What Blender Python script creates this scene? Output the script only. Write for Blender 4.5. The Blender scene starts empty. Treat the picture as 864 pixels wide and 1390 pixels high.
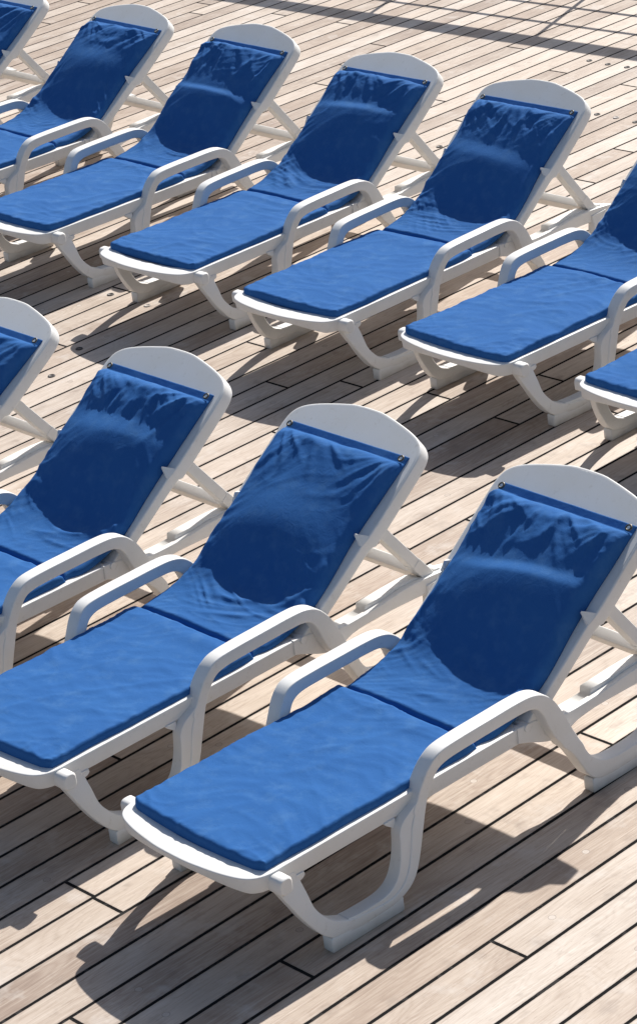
import bpy, bmesh, math, random
import numpy as np
from mathutils import Vector, Matrix, noise as MN

# ------------------------------------------------------------------ camera, sky, sun, exposure
S = bpy.context.scene
C = S.collection
CAM_H, PITCH, ROLL = 4.2217, 0.42196533, -0.12394941
F_PX = 3729.47
cd = bpy.data.cameras.new('camera')
cam = bpy.data.objects.new('camera', cd)
C.objects.link(cam)
S.camera = cam
cd.sensor_fit = 'HORIZONTAL'
cd.sensor_width = 36
cd.lens = F_PX / 864 * 36
cd.shift_y = -45 / 864
cd.clip_start = 0.1
cd.clip_end = 5000
cp, sp_ = math.cos(PITCH), math.sin(PITCH)
fwd = Vector((0, cp, -sp_)); up = Vector((0, sp_, cp)); rt = Vector((1, 0, 0))
cr, sr = math.cos(ROLL), math.sin(ROLL)
r2 = rt * cr + up * sr
u2 = rt * -sr + up * cr
M = Matrix((r2, u2, -fwd)).transposed().to_4x4()
M.translation = (0, 0, CAM_H)
cam.matrix_world = M

SUN_LOC = (-1.06, -0.41, -1.0)                 # travel of the light in the frame of a lounger turned by 40 degrees
SUN_AZ = math.radians(40) + math.atan2(0.41, 1.06)   # world azimuth (from +X, counter-clockwise) of where the sun stands
SUN_EL = math.atan2(1, math.hypot(1.06, 0.41))
w = bpy.data.worlds.new('World'); S.world = w; w.use_nodes = True
nt = w.node_tree
bg = nt.nodes['Background']
sky = nt.nodes.new('ShaderNodeTexSky'); sky.sky_type = 'NISHITA'; sky.sun_disc = False
sky.sun_elevation = SUN_EL
sky.sun_rotation = math.pi / 2 - SUN_AZ
sky.altitude = 0; sky.air_density = 1.0; sky.dust_density = 1.6; sky.ozone_density = 1.0
nt.links.new(sky.outputs[0], bg.inputs[0]); bg.inputs[1].default_value = 0.080
sd = bpy.data.lights.new('sun', 'SUN'); sd.energy = 5.0; sd.angle = math.radians(0.53); sd.color = (1, 0.955, 0.89)
sun = bpy.data.objects.new('sun', sd); C.objects.link(sun)
dv = Vector((-math.cos(SUN_EL) * math.cos(SUN_AZ), -math.cos(SUN_EL) * math.sin(SUN_AZ), -math.sin(SUN_EL)))
sun.rotation_euler = dv.to_track_quat('-Z', 'Y').to_euler()
sun.location = (3, 14, 12)
S.view_settings.view_transform = 'Standard'
S.view_settings.look = 'None'
S.view_settings.exposure = 0.32
S.view_settings.gamma = 1
S.view_settings.use_curve_mapping = False

# ------------------------------------------------------------------ node helpers
class NB:
    def __init__(s, name):
        s.m = bpy.data.materials.new(name); s.m.use_nodes = True
        s.t = s.m.node_tree; s.b = s.t.nodes['Principled BSDF']
        s.tc = s.t.nodes.new('ShaderNodeTexCoord')
    def put(s, sock, v):
        if hasattr(v, 'is_linked') or isinstance(v, bpy.types.NodeSocket): s.t.links.new(v, sock)
        else: sock.default_value = v
    def m_(s, op, a, b=0.0, c=None, clamp=False):
        n = s.t.nodes.new('ShaderNodeMath'); n.operation = op; n.use_clamp = clamp
        s.put(n.inputs[0], a); s.put(n.inputs[1], b)
        if c is not None: s.put(n.inputs[2], c)
        return n.outputs[0]
    def noise(s, vec, scale, detail=4, rough=.55, dist=0.0):
        n = s.t.nodes.new('ShaderNodeTexNoise'); n.noise_dimensions = '3D'
        if vec is not None: s.put(n.inputs['Vector'], vec)
        n.inputs['Scale'].default_value = scale; n.inputs['Detail'].default_value = detail
        n.inputs['Roughness'].default_value = rough; n.inputs['Distortion'].default_value = dist
        return n.outputs['Fac']
    def comb(s, x, y, z):
        n = s.t.nodes.new('ShaderNodeCombineXYZ')
        for i, v in enumerate((x, y, z)): s.put(n.inputs[i], v)
        return n.outputs[0]
    def sep(s, v):
        n = s.t.nodes.new('ShaderNodeSeparateXYZ'); s.put(n.inputs[0], v); return n.outputs
    def white(s, v):
        n = s.t.nodes.new('ShaderNodeTexWhiteNoise'); n.noise_dimensions = '3D'; s.put(n.inputs['Vector'], v); return n.outputs
    def ramp(s, f, stops):
        n = s.t.nodes.new('ShaderNodeValToRGB'); s.put(n.inputs[0], f)
        e = n.color_ramp.elements
        while len(e) < len(stops): e.new(.5)
        for i, (p, c) in enumerate(stops):
            e[i].position = p; e[i].color = (*c, 1) if len(c) == 3 else c
        return n.outputs[0]
    def mix(s, f, a, b, mode='MIX'):
        n = s.t.nodes.new('ShaderNodeMix'); n.data_type = 'RGBA'; n.blend_type = mode
        s.put(n.inputs[0], f)
        for k, v in ((6, a), (7, b)):
            if isinstance(v, tuple): v = (*v, 1) if len(v) == 3 else v
            s.put(n.inputs[k], v)
        return n.outputs[2]
    def bump(s, h, dist, strength=1.0, normal=None):
        n = s.t.nodes.new('ShaderNodeBump'); n.inputs['Strength'].default_value = strength
        n.inputs['Distance'].default_value = dist; s.put(n.inputs['Height'], h)
        if normal is not None: s.put(n.inputs['Normal'], normal)
        return n.outputs[0]
    def out(s, color=None, rough=None, normal=None, **kw):
        if color is not None:
            s.put(s.b.inputs['Base Color'], (*color, 1) if isinstance(color, tuple) and len(color) == 3 else color)
        if rough is not None: s.put(s.b.inputs['Roughness'], rough)
        if normal is not None: s.put(s.b.inputs['Normal'], normal)
        for k, v in kw.items(): s.put(s.b.inputs[k], v)
        return s.m

# ------------------------------------------------------------------ materials
PL, PL0, PYAW = 0.1333, 5.0210, 0.72010751

def deck_mat():
    n = NB('weathered_teak')
    x, y, z = n.sep(n.tc.outputs['Object'])[:3]
    wob = n.m_('MULTIPLY', n.m_('SUBTRACT', n.noise(n.comb(n.m_('MULTIPLY', x, .8), y, 0.0), 1.0, 2), .5), .004)
    V = n.m_('DIVIDE', n.m_('ADD', n.m_('SUBTRACT', y, PL0), wob), PL)
    idn = n.m_('FLOOR', V); fr = n.m_('SUBTRACT', V, idn)
    r1 = n.white(n.comb(idn, 3.7, 1.1))[0]
    U = n.m_('ADD', n.m_('DIVIDE', x, 3.1), n.m_('MULTIPLY', r1, 9.0))
    seg = n.m_('FLOOR', U); fu = n.m_('SUBTRACT', U, seg)
    dv_ = n.m_('SUBTRACT', .5, n.m_('ABSOLUTE', n.m_('SUBTRACT', fr, .5)))      # 0 at the seam
    du_ = n.m_('SUBTRACT', .5, n.m_('ABSOLUTE', n.m_('SUBTRACT', fu, .5)))
    dvm = n.m_('MULTIPLY', dv_, PL); dum = n.m_('MULTIPLY', du_, 3.1)
    d = n.m_('MINIMUM', dvm, dum)
    en = n.m_('MULTIPLY', n.m_('SUBTRACT', n.noise(n.tc.outputs['Object'], 60, 2), .5), .0016)
    d = n.m_('ADD', d, en)
    seam = n.m_('SUBTRACT', 1.0, n.m_('MULTIPLY', n.m_('SUBTRACT', d, .0052), 900.0, clamp=True))
    seam = n.m_('MAXIMUM', n.m_('MINIMUM', seam, 1.0), 0.0)
    edge = n.m_('SUBTRACT', 1.0, n.m_('MULTIPLY', n.m_('SUBTRACT', d, .005), 130.0), clamp=True)
    tone = n.white(n.comb(idn, seg, 5.3))
    off = n.m_('MULTIPLY', tone[0], 37.0)
    gv = n.comb(n.m_('ADD', n.m_('MULTIPLY', x, 1.3), off), n.m_('MULTIPLY', y, 42.0), off)
    g1 = n.noise(gv, 1.6, 6, .62, 1.1)
    gv2 = n.comb(n.m_('ADD', n.m_('MULTIPLY', x, 5.0), off), n.m_('MULTIPLY', y, 170.0), off)
    g2 = n.noise(gv2, 1.5, 4, .6, .3)
    # cathedral figure of the flat-sawn boards
    fv = n.comb(n.m_('ADD', n.m_('MULTIPLY', x, .9), off), n.m_('MULTIPLY', n.m_('ADD', y, 0), 5.0), off)
    f1 = n.noise(fv, 1.4, 2, .5, .6)
    rings = n.m_('ABSOLUTE', n.m_('SINE', n.m_('MULTIPLY', f1, 70.0)))
    blot = n.noise(n.comb(x, n.m_('MULTIPLY', y, 1.6), off), 3.2, 4, .6)
    big = n.noise(n.tc.outputs['Object'], .55, 3, .5)
    t = n.m_('ADD', n.m_('MULTIPLY', tone[0], .44), n.m_('MULTIPLY', n.m_('SUBTRACT', g1, .06), .50))
    t = n.m_('ADD', t, n.m_('MULTIPLY', rings, .10))
    t = n.m_('ADD', t, n.m_('MULTIPLY', n.m_('SUBTRACT', blot, .5), .62))
    t = n.m_('ADD', t, n.m_('MULTIPLY', n.m_('SUBTRACT', big, .5), .22))
    t = n.m_('ADD', t, n.m_('MULTIPLY', n.m_('SUBTRACT', g2, .5), .72), clamp=True)
    col = n.ramp(t, [(0.0, (.160, .104, .076)), (.3, (.305, .230, .180)), (.55, (.460, .382, .315)), (1.0, (.68, .605, .535))])
    hue = n.white(n.comb(seg, idn, 9.9))[0]
    col = n.mix(n.m_('MULTIPLY', hue, .26), col, (.50, .37, .265))
    # pores and stains
    pores = n.noise(n.comb(n.m_('MULTIPLY', x, 30.0), n.m_('MULTIPLY', y, 330.0), off), 1.0, 2, .5)
    col = n.mix(n.m_('MULTIPLY', n.m_('GREATER_THAN', pores, .67), .30), col, (.17, .12, .095))
    st = n.noise(n.comb(x, y, 11.0), 9.0, 3, .6)
    col = n.mix(n.m_('MULTIPLY', n.m_('SUBTRACT', st, .58, clamp=True), 3.0, clamp=True), col, (.22, .165, .13))
    lt = n.noise(n.comb(x, y, 31.0), 6.0, 4, .65)
    col = n.mix(n.m_('MULTIPLY', n.m_('SUBTRACT', lt, .56, clamp=True), 3.2, clamp=True), col, (.61, .565, .52))
    # wooden bungs over the screws
    bx = n.m_('ADD', n.m_('DIVIDE', x, .62), n.m_('MULTIPLY', r1, 5.0))
    bxi = n.m_('FLOOR', bx); bxf = n.m_('SUBTRACT', bx, bxi)
    br = n.white(n.comb(idn, bxi, 2.2))
    bxm = n.m_('MULTIPLY', n.m_('SUBTRACT', bxf, n.m_('ADD', .3, n.m_('MULTIPLY', br[0], .4))), .62)
    bym = n.m_('MULTIPLY', n.m_('SUBTRACT', fr, n.m_('ADD', .38, n.m_('MULTIPLY', n.white(n.comb(bxi, idn, 8.1))[0], .24))), PL)
    bd = n.m_('SQRT', n.m_('ADD', n.m_('MULTIPLY', bxm, bxm), n.m_('MULTIPLY', bym, bym)))
    bung = n.m_('LESS_THAN', bd, .0105)
    ring = n.m_('MULTIPLY', n.m_('LESS_THAN', bd, .0118), n.m_('GREATER_THAN', bd, .0098))
    some = n.m_('GREATER_THAN', n.white(n.comb(bxi, idn, 4.4))[0], .45)
    col = n.mix(n.m_('MULTIPLY', n.m_('MULTIPLY', bung, some), .5), col, n.ramp(br[0], [(0, (.30, .23, .19)), (.5, (.42, .35, .3)), (1, (.62, .57, .52))]))
    col = n.mix(n.m_('MULTIPLY', n.m_('MULTIPLY', ring, some), .55), col, (.16, .115, .09))
    col = n.mix(n.m_('MULTIPLY', edge, .35), col, (.22, .165, .135))
    rub = n.mix(n.m_('GREATER_THAN', n.noise(n.tc.outputs['Object'], 25, 3), .6), (.018, .018, .018), (.042, .040, .039))
    col = n.mix(seam, col, rub)
    h = n.m_('ADD', n.m_('MULTIPLY', g2, .0009), n.m_('MULTIPLY', g1, .0012))
    h = n.m_('SUBTRACT', h, n.m_('MULTIPLY', seam, .0022))
    return n.out(col, n.m_('ADD', n.m_('MULTIPLY', seam, .4), n.m_('ADD', .46, n.m_('MULTIPLY', g1, .22)), clamp=True), n.bump(h, 1.0, .9), **{'Specular IOR Level': n.m_('MULTIPLY', n.m_('SUBTRACT', 1.0, seam), .5)})

def plastic_mat(name='white_resin', tint=(.76, .755, .735)):
    n = NB(name)
    o = n.tc.outputs['Object']
    a = n.noise(o, 7, 5, .6)
    col = n.mix(n.m_('MULTIPLY', n.m_('SUBTRACT', a, .45, clamp=True), 1.5, clamp=True), tint, (.70, .675, .61))
    b = n.noise(o, 38, 4, .7)
    col = n.mix(n.m_('MULTIPLY', n.m_('SUBTRACT', b, .60, clamp=True), 2.6, clamp=True), col, (.50, .46, .40))
    # scuffs
    x, y, z = n.sep(o)[:3]
    sc = n.noise(n.comb(n.m_('MULTIPLY', x, 16.0), n.m_('MULTIPLY', y, 90.0), n.m_('MULTIPLY', z, 90.0)), 1, 3, .6)
    col = n.mix(n.m_('MULTIPLY', n.m_('SUBTRACT', sc, .66, clamp=True), 2.0, clamp=True), col, (.45, .42, .38))
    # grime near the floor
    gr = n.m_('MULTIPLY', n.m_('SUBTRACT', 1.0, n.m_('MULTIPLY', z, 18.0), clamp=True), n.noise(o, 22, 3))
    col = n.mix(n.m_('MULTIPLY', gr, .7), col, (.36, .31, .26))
    h = n.noise(o, 260, 3, .6)
    return n.out(col, n.m_('ADD', .36, n.m_('MULTIPLY', a, .22)), n.bump(h, .0006, .5))

def fabric_mat():
    n = NB('blue_canvas')
    o = n.tc.outputs['Object']
    a = n.noise(o, 5, 5, .6)
    col = n.mix(n.m_('MULTIPLY', a, .8), (.021, .100, .310), (.036, .140, .365))
    b = n.noise(o, 17, 4, .65)
    col = n.mix(n.m_('MULTIPLY', n.m_('SUBTRACT', b, .50, clamp=True), 1.8, clamp=True), col, (.068, .178, .385))
    uvx = n.sep(o)
    we = n.m_('MULTIPLY', n.m_('SINE', n.m_('MULTIPLY', uvx[0], 2600.0)), n.m_('SINE', n.m_('MULTIPLY', uvx[1], 2600.0)))
    cr_ = n.noise(o, 30, 6, .62, 1.4)
    cr2 = n.noise(o, 85, 4, .6, .6)
    h = n.m_('ADD', n.m_('MULTIPLY', cr_, .0022), n.m_('MULTIPLY', cr2, .0006))
    h = n.m_('ADD', h, n.m_('MULTIPLY', we, .00004))
    m = n.out(col, .82, n.bump(h, 1.0, .55))
    n.b.inputs['Sheen Weight'].default_value = 0.0
    n.b.inputs['Sheen Roughness'].default_value = .45
    n.b.inputs['Sheen Tint'].default_value = (.45, .62, 1, 1)
    n.b.inputs['Specular IOR Level'].default_value = .08
    return m

def simple(name, c, rough, metal=0., scale=40, amt=.3):
    n = NB(name)
    a = n.noise(n.tc.outputs['Object'], scale, 3)
    col = n.mix(n.m_('MULTIPLY', a, amt), c, tuple(v * .5 for v in c))
    return n.out(col, rough, None, Metallic=metal)

def water_mat():
    n = NB('sea_water')
    o = n.tc.outputs['Object']
    return n.out((.01, .05, .08), .12, n.bump(n.noise(o, .4, 6), .6))

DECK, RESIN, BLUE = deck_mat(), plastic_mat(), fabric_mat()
BRASS = simple('dull_grommet_metal', (.13, .12, .10), .45, .8)
HOLE = simple('grommet_hole_white', (.82, .82, .80), .6, amt=.05)
PLUG = simple('dark_socket', (.045, .038, .036), .6)
PLUGL = simple('pale_socket', (.40, .36, .33), .6)
STEEL = simple('painted_steel', (.7, .7, .7), .35)
VARN = simple('varnished_rail_wood', (.25, .12, .05), .35)
WATER = water_mat()

# ------------------------------------------------------------------ mesh helpers
def build(name, bm, mat, parent=None, smooth=True):
    me = bpy.data.meshes.new(name)
    bmesh.ops.recalc_face_normals(bm, faces=bm.faces)
    bm.to_mesh(me); bm.free()
    me.materials.append(mat)
    if smooth:
        for p in me.polygons: p.use_smooth = True
    o = bpy.data.objects.new(name, me); C.objects.link(o)
    if parent: o.parent = parent
    return o
def link_mesh(name, me, parent):
    o = bpy.data.objects.new(name, me); C.objects.link(o); o.parent = parent; return o
def tag(o, label=None, cat=None, group=None, kind=None):
    if label: o['label'] = label
    if cat: o['category'] = cat
    if group: o['group'] = group
    if kind: o['kind'] = kind
    return o

def rrect(c0, c1, c2, c3, r=.006, seg=3):
    """rounded quadrilateral ring through four 3D corners"""
    P = [Vector(c) for c in (c0, c1, c2, c3)]; out = []
    for i in range(4):
        a, b, c = P[i - 1], P[i], P[(i + 1) % 4]
        da, dc = (a - b), (c - b)
        ra = min(r, da.length * .48); rc = min(r, dc.length * .48)
        p, q = b + da.normalized() * ra, b + dc.normalized() * rc
        for k in range(seg + 1):
            t = k / seg
            out.append(p * (1 - t) ** 2 + b * 2 * t * (1 - t) + q * t * t)
    return out

def sweep(bm, rings, cap=True):
    vr = [[bm.verts.new(p) for p in r] for r in rings]
    n = len(vr[0])
    for a, b in zip(vr, vr[1:]):
        for i in range(n):
            bm.faces.new((a[i], a[(i + 1) % n], b[(i + 1) % n], b[i]))
    if cap:
        for r in (vr[0], vr[-1]):
            f = bm.faces.new(r)
            for e in f.edges: e.smooth = False

def box(bm, x0, x1, y0, y1, z0, z1, r=.003):
    """box with softened corners, swept along z"""
    def ring(i, z): return rrect((x0 + i, y0 + i, z), (x1 - i, y0 + i, z), (x1 - i, y1 - i, z), (x0 + i, y1 - i, z), r)
    sweep(bm, [ring(r * .7, z0), ring(0, z0 + r), ring(0, z1 - r), ring(r * .7, z1)])

def cmr(pts, n=4):
    """Catmull-Rom through tuples"""
    P = [np.array(p, float) for p in pts]; out = []
    for i in range(len(P) - 1):
        p0 = P[i - 1] if i else 2 * P[0] - P[1]
        p1, p2 = P[i], P[i + 1]
        p3 = P[i + 2] if i + 2 < len(P) else 2 * P[-1] - P[-2]
        for k in range(n):
            t = k / n
            out.append(.5 * ((2 * p1) + (-p0 + p2) * t + (2 * p0 - 5 * p1 + 4 * p2 - p3) * t * t + (-p0 + 3 * p1 - 3 * p2 + p3) * t ** 3))
    out.append(P[-1]); return out

def ribbon(bm, pairs, side, r=.007, smooth=4):
    """pairs (ox, oz, ix, iz, y_out, y_in): a strap seen from the side"""
    P = cmr(pairs, smooth) if smooth else [np.array(p) for p in pairs]
    rings = []
    for ox, oz, ix, iz, yo, yi in P:
        rings.append(rrect((ox, side * yo, oz), (ix, side * yo, iz), (ix, side * yi, iz), (ox, side * yi, oz), r))
    sweep(bm, rings)

def cyl(bm, c, axis, rad, ln, seg=16):
    a = Vector(axis).normalized(); c = Vector(c)
    u = a.orthogonal().normalized(); v = a.cross(u)
    rings = []
    for h, rr in ((0, rad * .93), (ln * .06, rad), (ln * .94, rad), (ln, rad * .93)):
        rings.append([c + a * h + (u * math.cos(t) + v * math.sin(t)) * rr for t in (2 * math.pi * k / seg for k in range(seg))])
    sweep(bm, rings)

def tube(bm, pts, hw, hh, updir, r=.006):
    """rectangular bar along a polyline; hw along 'side', hh along updir"""
    P = [Vector(p) for p in pts]; rings = []
    for i, p in enumerate(P):
        t = (P[min(i + 1, len(P) - 1)] - P[max(i - 1, 0)]).normalized()
        n = Vector(updir); n = (n - t * n.dot(t)).normalized(); s = t.cross(n)
        rings.append(rrect(p + s * hw + n * hh, p - s * hw + n * hh, p - s * hw - n * hh, p + s * hw - n * hh, r))
    sweep(bm, rings)

# ------------------------------------------------------------------ deck, sea, railing
bm = bmesh.new()
RAILN = 0.742                       # direction (radians) square to the railing
X1 = 12.75
vs = [bm.verts.new(p) for p in ((-70, -70, 0), (X1, -70, 0), (X1, 70, 0), (-70, 70, 0))]
bm.faces.new(vs)
vb = [bm.verts.new((v.co.x, v.co.y, -.25)) for v in vs]
for i in range(4): bm.faces.new((vs[i], vb[i], vb[(i + 1) % 4], vs[(i + 1) % 4]))
dk = build('deck', bm, DECK, smooth=False); dk.rotation_euler.z = PYAW
tag(dk, 'weathered teak ship deck of narrow planks with black caulked seams', 'deck', kind='structure')
bm = bmesh.new(); bm.faces.new([bm.verts.new(p) for p in ((-3000, -3000, -14), (3000, -3000, -14), (3000, 3000, -14), (-3000, 3000, -14))])
tag(build('sea', bm, WATER, smooth=False), 'open sea beyond the ship deck', 'sea', kind='structure')

def railing():
    HR = 1.10
    n = Vector((math.cos(RAILN), math.sin(RAILN), 0)); q = Vector((-n.y, n.x, 0))
    k = math.hypot(1.06, .41) * math.cos(SUN_AZ - RAILN)
    off = 11.215 + HR * k
    e = bpy.data.objects.new('ship_railing', None); C.objects.link(e)
    e.location = n * off; e.rotation_euler.z = RAILN
    tag(e, 'ship railing with wooden handrail and thin bars whose shadow crosses the far deck', 'railing')
    b = bmesh.new(); tube(b, [(0, -14, HR - .02), (0, 18, HR - .02)], .062, .025, (0, 0, 1), .012); build('handrail', b, VARN, e)
    for h in (.32, .60, .86):
        b = bmesh.new(); cyl(b, (0, -14, HR - h), (0, 1, 0), .012, 32, 8); build('bar', b, STEEL, e)
    # post feet: the shadow of a post top lands on the measured point
    sh = Vector((math.cos(SUN_AZ), math.sin(SUN_AZ), 0)) * math.hypot(1.06, .41)
    base = Vector((1.546, 15.058, 0)) + sh * HR
    y0 = base.dot(q)
    for i in range(-9, 13):
        b = bmesh.new(); cyl(b, (0, y0 + i * 1.29, 0), (0, 0, 1), .014, HR - .04, 10); build('post', b, STEEL, e)
railing()

# ------------------------------------------------------------------ lounger
H0 = (1.0, .30)
TH0 = math.atan2(.718 - .30, 1.559 - 1.0)
cache = {}
def part(name, key, fn, mat, parent, mirror=None):
    if key not in cache:
        bm = bmesh.new(); fn(bm)
        o = build(name, bm, mat, parent); cache[key] = o.data; return o
    return link_mesh(name, cache[key], parent)

RING = [(1.0, -.297), (.7, -.298), (.4, -.298), (.2, -.298), (.1, -.298), (.05, -.298), (.018, -.291), (-.004, -.277), (-.02, -.255),
        (-.033, -.22), (-.045, -.17), (-.054, -.11), (-.060, -.05)]
def f_seat(bm):
    path = RING + [(x, -y) for x, y in reversed(RING)]
    P = [Vector((x, y, 0)) for x, y in path]
    P = [Vector((*p[:2], 0)) for p in cmr([tuple(p) for p in P], 3)]
    rings = []
    for i, p in enumerate(P):
        t = (P[min(i + 1, len(P) - 1)] - P[max(i - 1, 0)]).normalized()
        nn = Vector((t.y, -t.x, 0))                   # inward
        if nn.dot(Vector((.5, 0, 0)) - p) < 0: nn = -nn
        f = max(0, min(1, (p.x + .02) / .2)); f = f * f * (3 - 2 * f)
        zb = (.284 - .026 * min(1, abs(p.y) / .27) ** 2) * (1 - f) + .254 * f; wd = .075 - .025 * f
        q = p + nn * wd
        lip = p + nn * .006
        rings.append(rrect((lip.x, lip.y, zb), (p.x, p.y, .309), (q.x, q.y, .312), (q.x, q.y, zb + .010 * f), .0045, 3))
    sweep(bm, rings)
    for k in range(15):                                # seat slats under the cushion
        x = .035 + k * .0655
        box(bm, x, x + .05, -.252, .252, .290, .305, .003)
    box(bm, .22, 1.0, -.02, .02, .262, .284, .003)
    for s in (-1, 1):                                  # stub pegs that carry the front legs
        rg = []
        for yy, g in ((.285, 0), (.338, 0), (.342, .004)):
            rg.append(rrect((.036 + g, s * yy, .252 + g), (.036 + g, s * yy, .304 - g), (.082 - g, s * yy, .304 - g), (.082 - g, s * yy, .252 + g), .017, 4))
        sweep(bm, rg)

def f_rack(s):
    def f(bm):
        sm = [(.985, .312, .262), (1.03, .310, .246), (1.07, .304, .228), (1.11, .293, .214), (1.15, .280, .208), (1.19, .272, .216), (1.23, .270, .229),
              (1.30, .272, .236), (1.38, .276, .236), (1.46, .284, .234), (1.54, .284, .230), (1.62, .278, .226), (1.69, .270, .224), (1.725, .258, .226), (1.735, .245, .235)]
        ribbon(bm, [(x, a, x, b, .300, .277) for x, a, b in sm], s, .004, 3)
        te = [(.99, .300, .262), (1.10, .290, .22), (1.16, .268, .212), (1.19, .264, .216), (1.25, .264, .232), (1.308, .266, .232), (1.311, .286, .232), (1.36, .288, .232), (1.42, .291, .232), (1.48, .292, .232), (1.53, .290, .232), (1.555, .284, .23), (1.565, .262, .228), (1.615, .262, .228), (1.620, .282, .228), (1.645, .282, .228), (1.655, .272, .228), (1.69, .264, .228), (1.72, .256, .23)]
        ribbon(bm, [(x, a, x, b, .279, .236) for x, a, b in te], s, .002, 0)
    return f

LEG = [(.044, .270, .128, .272, .2955, .26), (.056, .250, .137, .254, .2965, .265), (.070, .220, .143, .230, .302, .272), (.088, .183, .149, .196, .313, .283), (.110, .142, .160, .150, .322, .287), (.136, .101, .182, .116, .332, .29),
       (.166, .064, .212, .089, .340, .294), (.205, .041, .255, .075, .345, .298), (.28, .033, .315, .071, .347, .298), (.36, .033, .375, .072, .347, .298),
       (.43, .038, .412, .081, .347, .298), (.482, .058, .440, .102, .346, .297), (.514, .088, .458, .132, .343, .295), (.538, .130, .470, .165, .338, .293),
       (.556, .175, .478, .200, .334, .290), (.573, .215, .484, .226, .329, .287), (.587, .248, .505, .252, .325, .28)]
ARM = [(.601, .280, .554, .280, .323, .272), (.616, .310, .572, .310, .324, .270), (.631, .336, .588, .340, .327, .274), (.648, .357, .606, .370, .331, .279),
       (.672, .368, .632, .397, .335, .284), (.706, .374, .668, .4125, .338, .286), (.78, .377, .750, .418, .339, .286), (.87, .379, .86, .420, .339, .286), (.95, .380, .955, .4215, .339, .286),
       (1.003, .377, 1.018, .4175, .339, .286), (1.035, .363, 1.066, .399, .339, .286), (1.054, .337, 1.105, .360, .339, .286), (1.068, .300, 1.138, .302, .340, .286),
       (1.090, .250, 1.165, .243, .341, .288), (1.110, .222, 1.176, .222, .342, .289)]
REAR = [(1.126, .196, 1.187, .200, .343, .290), (1.149, .172, 1.200, .178, .344, .291), (1.170, .138, 1.208, .155, .345, .292), (1.192, .098, 1.224, .130, .346, .294), (1.215, .062, 1.250, .105, .347, .296),
        (1.250, .040, 1.285, .088, .348, .298), (1.31, .033, 1.34, .080, .348, .298), (1.40, .033, 1.40, .080, .348, .298), (1.475, .037, 1.455, .086, .348, .298), (1.535, .062, 1.495, .108, .346, .297),
        (1.575, .105, 1.522, .14, .343, .294), (1.60, .155, 1.54, .178, .337, .29), (1.622, .205, 1.552, .212, .325, .285), (1.640, .245, 1.558, .240, .313, .28), (1.65, .262, 1.56, .258, .308, .28)]
FULL = [tuple(p) for p in cmr(LEG + ARM + REAR, 4)]
N1, N2 = len(LEG) * 4, (len(LEG) + len(ARM)) * 4
def f_frontleg(s):
    def f(bm):
        P = FULL[:N1 + 1]
        # raised outer strap and, from the bottom of the loop on, a web set 6 mm back
        main = []; web = []
        for k, (ox, oz, ix, iz, yo, yi) in enumerate(P):
            f_ = 1.0 - .48 * max(0, min(1, (k - 26) / 14)) + .48 * max(0, min(1, (k - N1 + 4) / 4))
            main.append((ox, oz, ox + (ix - ox) * f_, oz + (iz - oz) * f_, yo, yi))
            if k > 27: web.append((ox + (ix - ox) * .3, oz + (iz - oz) * .3, ix, iz, yo - .0035, yi + .001))
        ribbon(bm, main, s, .0045, 0)
        ribbon(bm, web, s, .003, 0)
        ribbon(bm, [(.128, .258, .128, .236, .2972, .27), (.150, .258, .1505, .240, .2972, .27), (.158, .258, .160, .248, .2972, .27)], s, .001, 3)
        ribbon(bm, [(.455, .258, .462, .248, .2972, .27), (.470, .258, .476, .238, .2972, .27), (.495, .258, .497, .222, .2972, .27)], s, .001, 3)
    return f
def f_foot(x0, x1, yo):
    def g(s):
        def f(bm):
            a, b = sorted((s * (yo - .040), s * yo)); box(bm, x0, x1, a, b, 0, .046, .004)
        return f
    return g
f_ffoot = f_foot(.183, .452, .3465)
f_rfoot = f_foot(1.223, 1.50, .3465)

def f_arm(s):
    return lambda bm: ribbon(bm, FULL[N1:N2 + 1], s, .005, 0)
def f_rearleg(s):
    return lambda bm: ribbon(bm, FULL[N2:], s, .005, 0)

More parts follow.
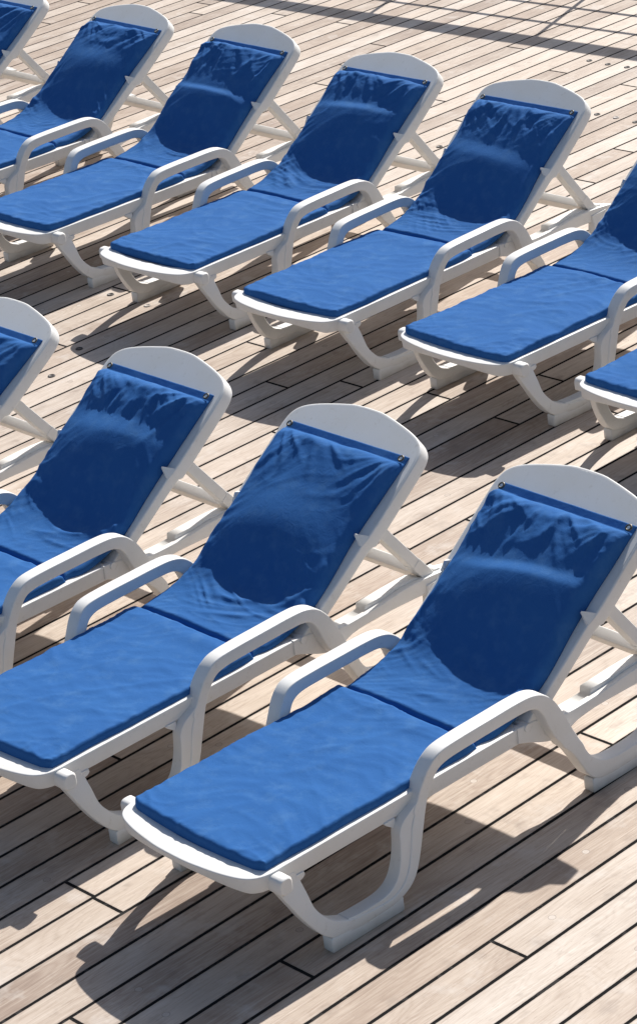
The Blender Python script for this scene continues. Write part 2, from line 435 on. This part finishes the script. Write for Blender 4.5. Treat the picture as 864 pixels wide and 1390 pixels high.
BACK = [(-.012, -.296), (.10, -.298), (.25, -.301), (.36, -.303), (.40, -.309), (.46, -.311), (.56, -.311), (.64, -.311), (.69, -.309), (.722, -.303), (.745, -.290),
        (.765, -.265), (.782, -.225), (.798, -.17), (.813, -.105), (.822, -.05)]
def plane_pt(th, t, y, nrm):
    return Vector((H0[0] + t * math.cos(th) - nrm * math.sin(th), y, H0[1] + t * math.sin(th) + nrm * math.cos(th)))
def f_back(th):
    def f(bm):
        path = BACK + [(t, -y) for t, y in reversed(BACK)]
        P = [Vector((p[0], p[1], 0)) for p in cmr(path, 3)]
        rings = []; inner = []
        for i, p in enumerate(P):
            tg = (P[min(i + 1, len(P) - 1)] - P[max(i - 1, 0)]).normalized()
            nn = Vector((tg.y, -tg.x, 0))
            if nn.dot(Vector((.35, 0, 0)) - p) < 0: nn = -nn
            q = p + nn * .034
            dp = .062 if .39 < p.x else .052
            rings.append(rrect(plane_pt(th, p.x, p.y, -dp), plane_pt(th, p.x, p.y, -.010), plane_pt(th, q.x, q.y, -.010), plane_pt(th, q.x, q.y, -dp), .0055, 3))
            inner.append(p + nn * .009)
        sweep(bm, rings)
        # panel, 3 mm below the rim
        for i in range(len(inner) // 2):
            a, b = inner[i], inner[-1 - i]
            c, d = inner[i + 1], inner[-2 - i]
            if (a - b).length < .01: continue
            N = 8
            for lvl in (-.0092, -.034):
                row = lambda u, v: [bm.verts.new(plane_pt(th, *(u.lerp(v, k / N)).xy, lvl)) for k in range(N + 1)]
                r1, r2_ = row(a, b), row(c, d)
                for k in range(N): bm.faces.new((r1[k], r1[k + 1], r2_[k + 1], r2_[k]))
        bmesh.ops.remove_doubles(bm, verts=bm.verts, dist=.0002)
        # side bosses where the prop stand pivots
        for s in (-1, 1):
            c0 = plane_pt(th, .43, s * .20, -.055); cyl(bm, c0, (0, s, 0), .020, .095, 14)
    return f
def f_clip(th, s):
    def f(bm):
        a = [plane_pt(th, t, y * s, n) for t, y, n in ((.365, .292, -.011), (.408, .292, -.011), (.408, .306, -.0105), (.365, .306, -.0105))]
        b = [plane_pt(th, t, y * s, n) for t, y, n in ((.384, .281, .022), (.389, .281, .023), (.389, .284, .022), (.384, .284, .021))]
        va = [bm.verts.new(p) for p in a]; vb = [bm.verts.new(p) for p in b]
        bm.faces.new(va); bm.faces.new(vb)
        for i in range(4): bm.faces.new((va[i], va[(i + 1) % 4], vb[(i + 1) % 4], vb[i]))
    return f
def f_prop(th):
    def f(bm):
        top = plane_pt(th, .455, 0, -.055); bot = Vector((1.590, 0, .280))
        d = (bot - top); ln = d.length; d.normalize()
        y = .262; R = .055
        pts = [top + Vector((0, -y, 0)) - d * .01, top + d * (ln * .5) + Vector((0, -y, 0))]
        for k in range(7):
            a = k / 6 * math.pi / 2
            pts.append(bot - d * (R - R * math.sin(a)) + Vector((0, -y + R - R * math.cos(a), 0)))
        pts2 = [Vector((p.x, -p.y, p.z)) for p in reversed(pts)]
        nn = Vector((d.z, 0, -d.x))
        if nn.z < 0: nn = -nn
        tube(bm, pts + pts2, .023, .019, nn, .004)
        for s in (-1, 1):                               # feet of the stand sitting in the notch
            tube(bm, [bot - d * .075 + Vector((0, s * y, 0)), bot + d * .012 + Vector((0, s * y, 0))], .0245, .0205, nn, .004)
            cyl(bm, bot + Vector((0, s * .255, -.012)), (0, s, 0), .012, .035, 12)
    return f
def f_hinge(s):
    return lambda bm: cyl(bm, (1.022, s * .245, .300), (0, s, 0), .013, .060, 12)

# ---- cushion
def sst(a, b, x):
    t = np.clip((x - a) / (b - a), 0, 1); return t * t * (3 - 2 * t)
def bump1(x, c, w): return np.exp(-((x - c) / w) ** 2)
def N3(x, y, z): return MN.noise(Vector((x, y, z)))
def ridge(v): return max(0.0, 1 - abs(v) * 3.2)
Z0 = .307
CREASE = .835
def cushion_path(th, R=.48):
    """returns fn(s)->(x,z,nx,nz) of the underside of the cushion"""
    bx = H0[0] + .010 * math.sin(th); bz = H0[1] - .010 * math.cos(th)
    xi = bx + (Z0 - bz) / math.tan(th)
    tl = R * math.tan(th / 2)
    x0 = xi - tl; arc = R * th
    s0 = x0; s1 = s0 + arc
    ex, ez = xi + tl * math.cos(th), Z0 + tl * math.sin(th)
    send = s1 + (.697 - ((ex - H0[0]) * math.cos(th) + (ez - H0[1]) * math.sin(th)))
    def f(s):
        if s <= s0: return s, Z0, 0., 1.
        if s <= s1:
            a = (s - s0) / R
            return x0 + R * math.sin(a), Z0 + R * (1 - math.cos(a)), -math.sin(a), math.cos(a)
        k = s - s1
        return ex + k * math.cos(th), ez + k * math.sin(th), -math.sin(th), math.cos(th)
    return f, s0, s1, send

def fold(v, k=4.0):
    v = 1 - abs(v) * k
    return v ** 1.4 if v > 0 else 0.0
def lines(s, y, ang, freq, stretch, seed, wx, wy):
    """long thin folds running along direction ang (0 = across the cushion)"""
    ca, sa = math.cos(ang), math.sin(ang)
    a = (s * ca + y * sa) * freq; b = (-s * sa + y * ca) * freq / stretch
    return N3(a + wx, b + wy, seed)
def cushion_height(s, y, seed, P, T, back):
    W, s1, send, b = P
    h = T
    t = s - (send - .697)          # distance up the backrest
    un = y / W
    h += .006 * (1 - un * un)
    w1 = N3(s * 2.6, y * 2.6, seed); w2 = N3(s * 2.6, y * 2.6, seed + 9.3); w3 = N3(s * 9, y * 9, seed + 19.3)
    if not back:
        h += .0045 * N3(s * 4, y * 4, seed + 2)
        g = .25 + .75 * max(0, min(1, N3(s * 2.3, y * 2.3, seed + 7) * 1.5 + .45))
        h += .0042 * g * fold(lines(s, y, .9, 7, 4, seed + 4.4, w1 * 1.6, w2), 3)
        h += .0022 * g * fold(lines(s, y, -.5, 12, 5, seed + 14.4, w2 * 2.2, w1), 3.4)
        h += .0020 * fold(lines(s, y, .25, 20, 5, seed + 24.4, w1 * 3 + w3 * .6, w2), 3.4)
        edge = abs(un) ** 6
        h += .0022 * edge * fold(lines(s, y, 0.1, 26, 2.5, seed + 34.4, w1, w2), 2.6)
        h += .0035 * float(bump1(s, .03, .05)) * fold(lines(s, y, 1.45, 22, 3, seed + 35.4, w1, w2), 2.6)
        h += .004 * bump1(s, CREASE - .05, .035)
        return h
    c = b['c'] + .035 * un * b['tilt'] + .012 * N3(y * 4, seed, 1.1)
    cw = max(.12, 1 - .85 * abs(un - .15 * b['tilt']) ** 1.8)
    if t < c: prof = float(sst(b['lo'], c, t)) ** 1.1
    else: prof = 1 - .34 * float(sst(c, c + b['dn'], t)) - b['rise'] * max(0., min(1., (t - c - b['dn'] * .7) / (.68 - c - b['dn'] * .7)))
    h += b['amp'] * prof * cw
    h -= .010 * bump1(t, .12, .10) * (1 - un * un)
    h += .007 * N3(s * 3.5 + 3, y * 3.5, seed + 1.2) * float(sst(.05, .3, t))
    lowm = float(bump1(t, .02 + .10 * un * un, .11))
    sc = s - .12 * un * un
    g1 = max(0, min(1, N3(s * 5, y * 4, seed + 40) * 2.2 + .45)); g2 = max(0, min(1, N3(s * 6, y * 5, seed + 50) * 2.2 + .35))
    h += .0085 * g1 * fold(lines(sc, y, .12, 9.5, 8, seed + 3.3, w1 * 2.2, w2), 3.0) * lowm
    h += .0062 * g2 * fold(lines(sc, y, -.22, 19, 8, seed + 5.1, w2 * 3.0, w1), 3.0) * lowm
    h += .0030 * g1 * fold(lines(sc, y, .35, 34, 8, seed + 7.1, w1 * 3, w2), 3.0) * lowm
    fl = abs(un) ** 2.5 * float(bump1(t, .20, .20))
    sg = 1 if y > 0 else -1
    h += .0075 * fold(lines(s, y, sg * .75, 15, 4, seed + 6.6 + sg, w1 * 2, w2), 3.2) * fl
    h += .0035 * fold(lines(s, y, sg * 1.1, 30, 4, seed + 7.6 + sg, w1 * 3, w2), 3.2) * fl
    for gy, sd, aw in ((-W, 1.0, 1.), (W, 2.0, 1.), (b['ky'], 3.0, .8)):
        dt, dy = (send + .01 - s), (y - gy)
        r = math.hypot(dt, dy); an = math.atan2(dy, dt)
        m = math.exp(-((r - .15) / .11) ** 2) * aw
        if m > .02:
            h += .0080 * m * fold(N3(an * 2.9 + w1 * .4, r * .8, seed + 20 * sd), 2.4)
            h += .0034 * m * fold(N3(an * 4.6 + w2 * .8, r * 1.8, seed + 31 * sd), 2.6)
    calm = 1 - .85 * float(bump1(t, c + .03, .055))
    up_ = float(sst(c + .07, c + .16, t)) * b['cr']
    h += .0085 * up_ * fold(lines(s, y, 1.15, 8, 6, seed + 8.8, w1 * 2.4, w2), 3.2)
    h += .0040 * up_ * fold(lines(s, y, -1.0, 14, 7, seed + 10.8, w2 * 3.0, w1 * 2), 3.2)
    h += .0013 * up_ * fold(lines(s, y, .4, 34, 4.5, seed + 12.8, w1 * 4 + w3 * 2, w2), 3.2)
    mid = float(bump1(t, c - .12, .12))
    h += .0014 * (1 - mid) * calm * fold(lines(s, y, .7, 28, 5, seed + 15.5, w2 * 4, w1), 3.2)
    h += .0016 * mid * fold(lines(s, y, .3, 12, 4, seed + 16.5, w2 * 2, w1), 3.2)
    return max(h, .012)

def cushion_mesh(bm, th, seed, prm, back, slip=0.):
    CR = CREASE + slip
    f, s0, s1, send = cushion_path(th)
    W = .279 if back else .283
    sa, sb = (CR + .0015, send) if back else (.010 + slip, CR - .0015)
    T = .029 if back else .025
    hem = .030
    NS = 150 if back else 100; NU = 90
    def spread(n, e):       # 0..1 with closer spacing at both ends
        return [(.5 - .5 * math.cos(math.pi * k / n)) * e + (k / n) * (1 - e) for k in range(n + 1)]
    SS = [sa + (sb - sa) * k for k in spread(NS, .45)]
    UU = [-1 + 2 * k for k in spread(NU, .6)]
    er = .028 if back else .010
    def sidef(d, rr):
        k = min(1, max(0, d / rr)); return math.sqrt(max(0, 1 - (1 - k) ** 2))
    top = []; low = []
    for s in SS:
        x, z, nx, nz = f(s)
        row = []; rowb = []
        # outline: slightly wavy sides, pulled in a little between the tie points
        Wl = W + .006 * N3(s * 6, 1.3, seed) - (.010 * float(bump1(s, CR + .02, .03)) if back else .004 * float(bump1(s, CR, .03)))
        if back: Wl -= .010 * float(bump1(s, send - .30, .16))
        bow = 0 if back else .020
        for u in UU:
            y = u * Wl
            ds = s - sa
            de = sb - s
            dside = Wl * (1 - abs(u))
            xs = 0.0
            e1 = sidef(dside, er)
            if back:
                e2 = sidef(ds, .016)
                H = cushion_height(s, y, seed, (W, s1, send, prm), T, True)
                dh = de + .004 * N3(y * 9, seed, 2.)
                hr = .050 + .025 * N3(y * 4, seed, 6.)
                if dh < hem + .1:
                    kk = sidef(max(0, dh - hem), hr)
                    H = .007 + (H - .007) * kk
                    H += .0015 * N3(y * 16, s * 12, seed + 2)
                hh = (H - .010 * (1 - e2)) * (.22 + .78 * e1) * (.30 + .70 * e2) if dh > hem else H * (.5 + .5 * e1)
            else:
                e2 = sidef(ds, .017); e3 = sidef(de, .014)
                H = cushion_height(s, y, seed, (W, s1, send, prm), T, False)
                hh = H * (.22 + .78 * e1) * (.22 + .78 * e2) * (.32 + .68 * e3)
                # foot end is bowed like the frame
                xs = bow * (u * u) * max(0, 1 - ds / .16)
                cr_ = max(0, 1 - ds / .045) * max(0, (abs(u) - .86) / .14)
                xs += .014 * cr_ * cr_
            px, pz = x + xs, z
            # seam runs a little crooked
            cv = .006 * N3(y * 5, seed + 4, .5) * max(0, 1 - abs(s - CR) / .08)
            px += cv
            row.append(bm.verts.new((px + nx * hh, y, pz + nz * hh)))
            rowb.append((px + nx * .0005, y * .992, pz + nz * .0005))
        top.append(row); low.append(rowb)
    n, m = len(SS), len(UU)
    for i in range(n - 1):
        for j in range(m - 1):
            bm.faces.new((top[i][j], top[i + 1][j], top[i + 1][j + 1], top[i][j + 1]))
    # skirt down to the underside, closed below
    rim = [(0, j) for j in range(m)] + [(i, m - 1) for i in range(1, n)] + [(n - 1, j) for j in range(m - 2, -1, -1)] + [(i, 0) for i in range(n - 2, 0, -1)]
    tv = [top[i][j] for i, j in rim]; bv = [bm.verts.new(low[i][j]) for i, j in rim]
    L = len(rim)
    for k in range(L): bm.faces.new((tv[k], bv[k], bv[(k + 1) % L], tv[(k + 1) % L]))
    # underside strips across
    bi = {rim[k]: bv[k] for k in range(L)}
    for i in range(n - 1):
        if i == 0:
            pass
        a, b, c, d = bi[(i, 0)], bi[(i, m - 1)], bi[(i + 1, m - 1)], bi[(i + 1, 0)]
        if i == 0 or i == n - 2:
            loop = [bi[(0 if i == 0 else n - 1, j)] for j in range(m)]
            if i == 0: bm.faces.new(loop + [c, d])
            else: bm.faces.new([a] + [b][:0] + [bi[(n - 1, j)] for j in range(m)] + [b])
        else: bm.faces.new((a, b, c, d))

def f_grommet(th, s, ring):
    def f(bm):
        c = plane_pt(th, .682, s * .259, .000)
        n = Vector((-math.sin(th), 0, math.cos(th)))
        if ring:
            u = n.orthogonal().normalized(); v = n.cross(u); rings = []
            K = 18
            for r, h in ((.0058, .0), (.0062, .0030), (.009, .0040), (.0118, .0030), (.0123, .0)):
                rings.append([c + n * (h + .0045) + (u * math.cos(a) + v * math.sin(a)) * r for a in (2 * math.pi * k / K for k in range(K))])
            sweep(bm, rings, False)
            k0 = len(bm.faces); cyl(bm, c, n, .0060, .0070, 14)
            bm.faces.ensure_lookup_table()
            for fc in list(bm.faces)[k0:]: fc.material_index = 1
    return f

def lounger(x, y, yaw, dth, seed, prm, label, slip=0.):
    e = bpy.data.objects.new('sun_lounger', None); C.objects.link(e)
    e.location = (x, y, 0); e.rotation_euler.z = math.radians(yaw)
    tag(e, label, 'sun lounger', 'blue cushioned sun loungers in two rows on the deck')
    th = TH0 + math.radians(dth)
    part('seat_frame', 'seat', f_seat, RESIN, e)
    for s in (-1, 1):
        k = str(s)
        part('rack_rail', 'rack' + k, f_rack(s), RESIN, e)
        l = part('front_leg', 'fl' + k, f_frontleg(s), RESIN, e)
        part('foot', 'ff' + k, f_ffoot(s), RESIN, l)
        part('armrest', 'arm' + k, f_arm(s), RESIN, e)
        l = part('rear_leg', 'rl' + k, f_rearleg(s), RESIN, e)
        part('foot', 'rf' + k, f_rfoot(s), RESIN, l)
    key = 'th%.2f' % dth
    bk = part('backrest', 'b' + key, f_back(th), RESIN, e)
    for s in (-1, 1): part('clip', 'c%d' % s + key, f_clip(th, s), RESIN, bk).data.shade_flat()
    part('prop_stand', 'p' + key, f_prop(th), RESIN, e)
    for s in (-1, 1): part('hinge_pin', 'hinge%d' % s, f_hinge(s), RESIN, e)
    bm = bmesh.new(); cushion_mesh(bm, th, seed, prm, False, slip); build('seat_cushion', bm, BLUE, e)
    bm = bmesh.new(); cushion_mesh(bm, th, seed, prm, True, slip); bc = build('back_cushion', bm, BLUE, e)
    for s in (-1, 1):
        g = part('grommet', 'g%d' % s + key, f_grommet(th, s, True), BRASS, bc)
        if len(g.data.materials) < 2: g.data.materials.append(HOLE)
    return e

def prm(c=.40, amp=.052, lo=.06, dn=.10, tilt=0., ky=0.05, cr=.7, rise=.36): return dict(c=c, amp=amp, lo=lo, dn=dn, tilt=tilt, ky=ky, cr=cr, rise=rise)
LOUNGERS = [
 # x, y, yaw, recline, seed, shape, label
 (-.479, 6.420, 39.28, .18, 11.3, prm(.41, .056, .05, .05, -.8, .02, 1.1, .28), 'nearest white sun lounger with rumpled blue cushion, at the lower right'),
 (-1.081, 7.107, 40.57, -1.18, 23.7, prm(.34, .050, .02, .16, .3, .1, .35), 'middle front-row white lounger with smooth blue back cushion, left of the nearest lounger'),
 (-1.686, 7.809, 40.37, -.09, 37.1, prm(.42, .056, .05, .09, -.3, -.05, 1.3, .25), 'front-row white lounger with crumpled blue back cushion, foot end cut off by the left edge'),
 (-2.327, 8.604, 40.05, -2.62, 41.9, prm(.38, .050, .05, .10, .2, .1, .8, .4), 'front-row lounger at the left edge with only backrest top and prop stand showing'),
 (1.175, 9.062, 41.2, .0, 53.3, prm(.39, .05), 'rear-row lounger at the right edge, only its white foot end and blue corner showing'),
 (.562, 9.767, 38.57, .0, 67.7, prm(.42, .050, .06, .12, .2, .1, 1.), 'rear-row white lounger whose blue backrest is cut off by the right edge'),
 (-.068, 10.433, 40.89, 1.43, 71.9, prm(.36, .044, .05, .08, .5, .03, .8, .30), 'complete rear-row white lounger, third from the right, beside the one cut by the right edge'),
 (-.639, 11.198, 40.96, -.11, 83.1, prm(.44, .050, .05, .05, -.4, .08, 1.1, .2), 'complete rear-row white lounger, fourth from the right, with creased blue cushion'),
 (-1.269, 11.966, 39.24, 2.0, 97.3, prm(.37, .058, .06, .04, .3, .06, 1.2, .30), 'rear-row white lounger, fifth from the right, back cushion with pleats fanning from its top edge'),
 (-1.893, 12.735, 38.76, -.04, 103.9, prm(.41, .046, .05, .12, .4, -.05, 1., .42), 'rear-row white lounger near the top left corner, rounded backrest touching the top edge'),
 (-2.550, 13.528, 39.35, -.42, 117.1, prm(), 'farthest lounger, blue back cushion and prop stand cut off in the top left corner'),
]
SLIP = (.003, .002, .004, 0, -.008, -.015, .010, .018, .002, -.012, 0)
for L, sl in zip(LOUNGERS, SLIP): lounger(*L, slip=sl)

# ------------------------------------------------------------------ deck sockets
def ground(px, py):
    v = r2 * ((px - 432) / F_PX) - u2 * ((py - 650) / F_PX) + fwd
    t = -CAM_H / v.z; return Vector((v.x * t, v.y * t, 0))
SOCK = [((799.4, 82), 0, 'dark deck socket, leftmost of the three in a line below the railing shadow'),
        ((824.6, 87), 0, 'dark deck socket, middle of the three in a line below the railing shadow'),
        ((850.5, 91), 0, 'dark deck socket, rightmost of the three in a line below the railing shadow'),
        ((810, 155), 0, 'dark deck socket just right of the backrest top of the third rear-row lounger'),
        ((835.6, 159.5), 1, 'pale worn deck socket between two dark ones near the right edge'),
        ((862, 165.6), 0, 'dark deck socket at the right edge of the picture'),
        ((570.8, 193.8), 0, 'small dark deck socket closest to the prop stand of the fourth rear-row lounger'),
        ((596, 199), 0, 'small dark deck socket between two rear-row backrests, farther from the prop stand'),
        ((150, 400), 0, 'dark deck socket in the shade under the foot end of a rear-row lounger'),
        ((200, 415), 1, 'pale ringed deck socket in front of a rear-row lounger foot, on sunlit planks'),
        ((107.5, 473.5), 0, 'dark deck socket beside the shadow edge above the crumpled lounger'),
        ((70, 510.5), 0, 'dark deck socket near the left edge behind the crumpled lounger')]
for (px, py), k, lab in SOCK:
    bm = bmesh.new(); K = 20; rings = []
    for r, h in ((.0005, .0015), (.010, .0015), (.011, .003), (.0150, .0035), (.0165, .001), (.0168, .0)):
        rings.append([(r * math.cos(2 * math.pi * j / K), r * math.sin(2 * math.pi * j / K), h + .0005) for j in range(K)])
    sweep(bm, rings)
    o = build('deck_socket', bm, PLUGL if k else PLUG); o.location = ground(px, py)
    tag(o, lab, 'deck socket', 'round sockets set in the deck planks')
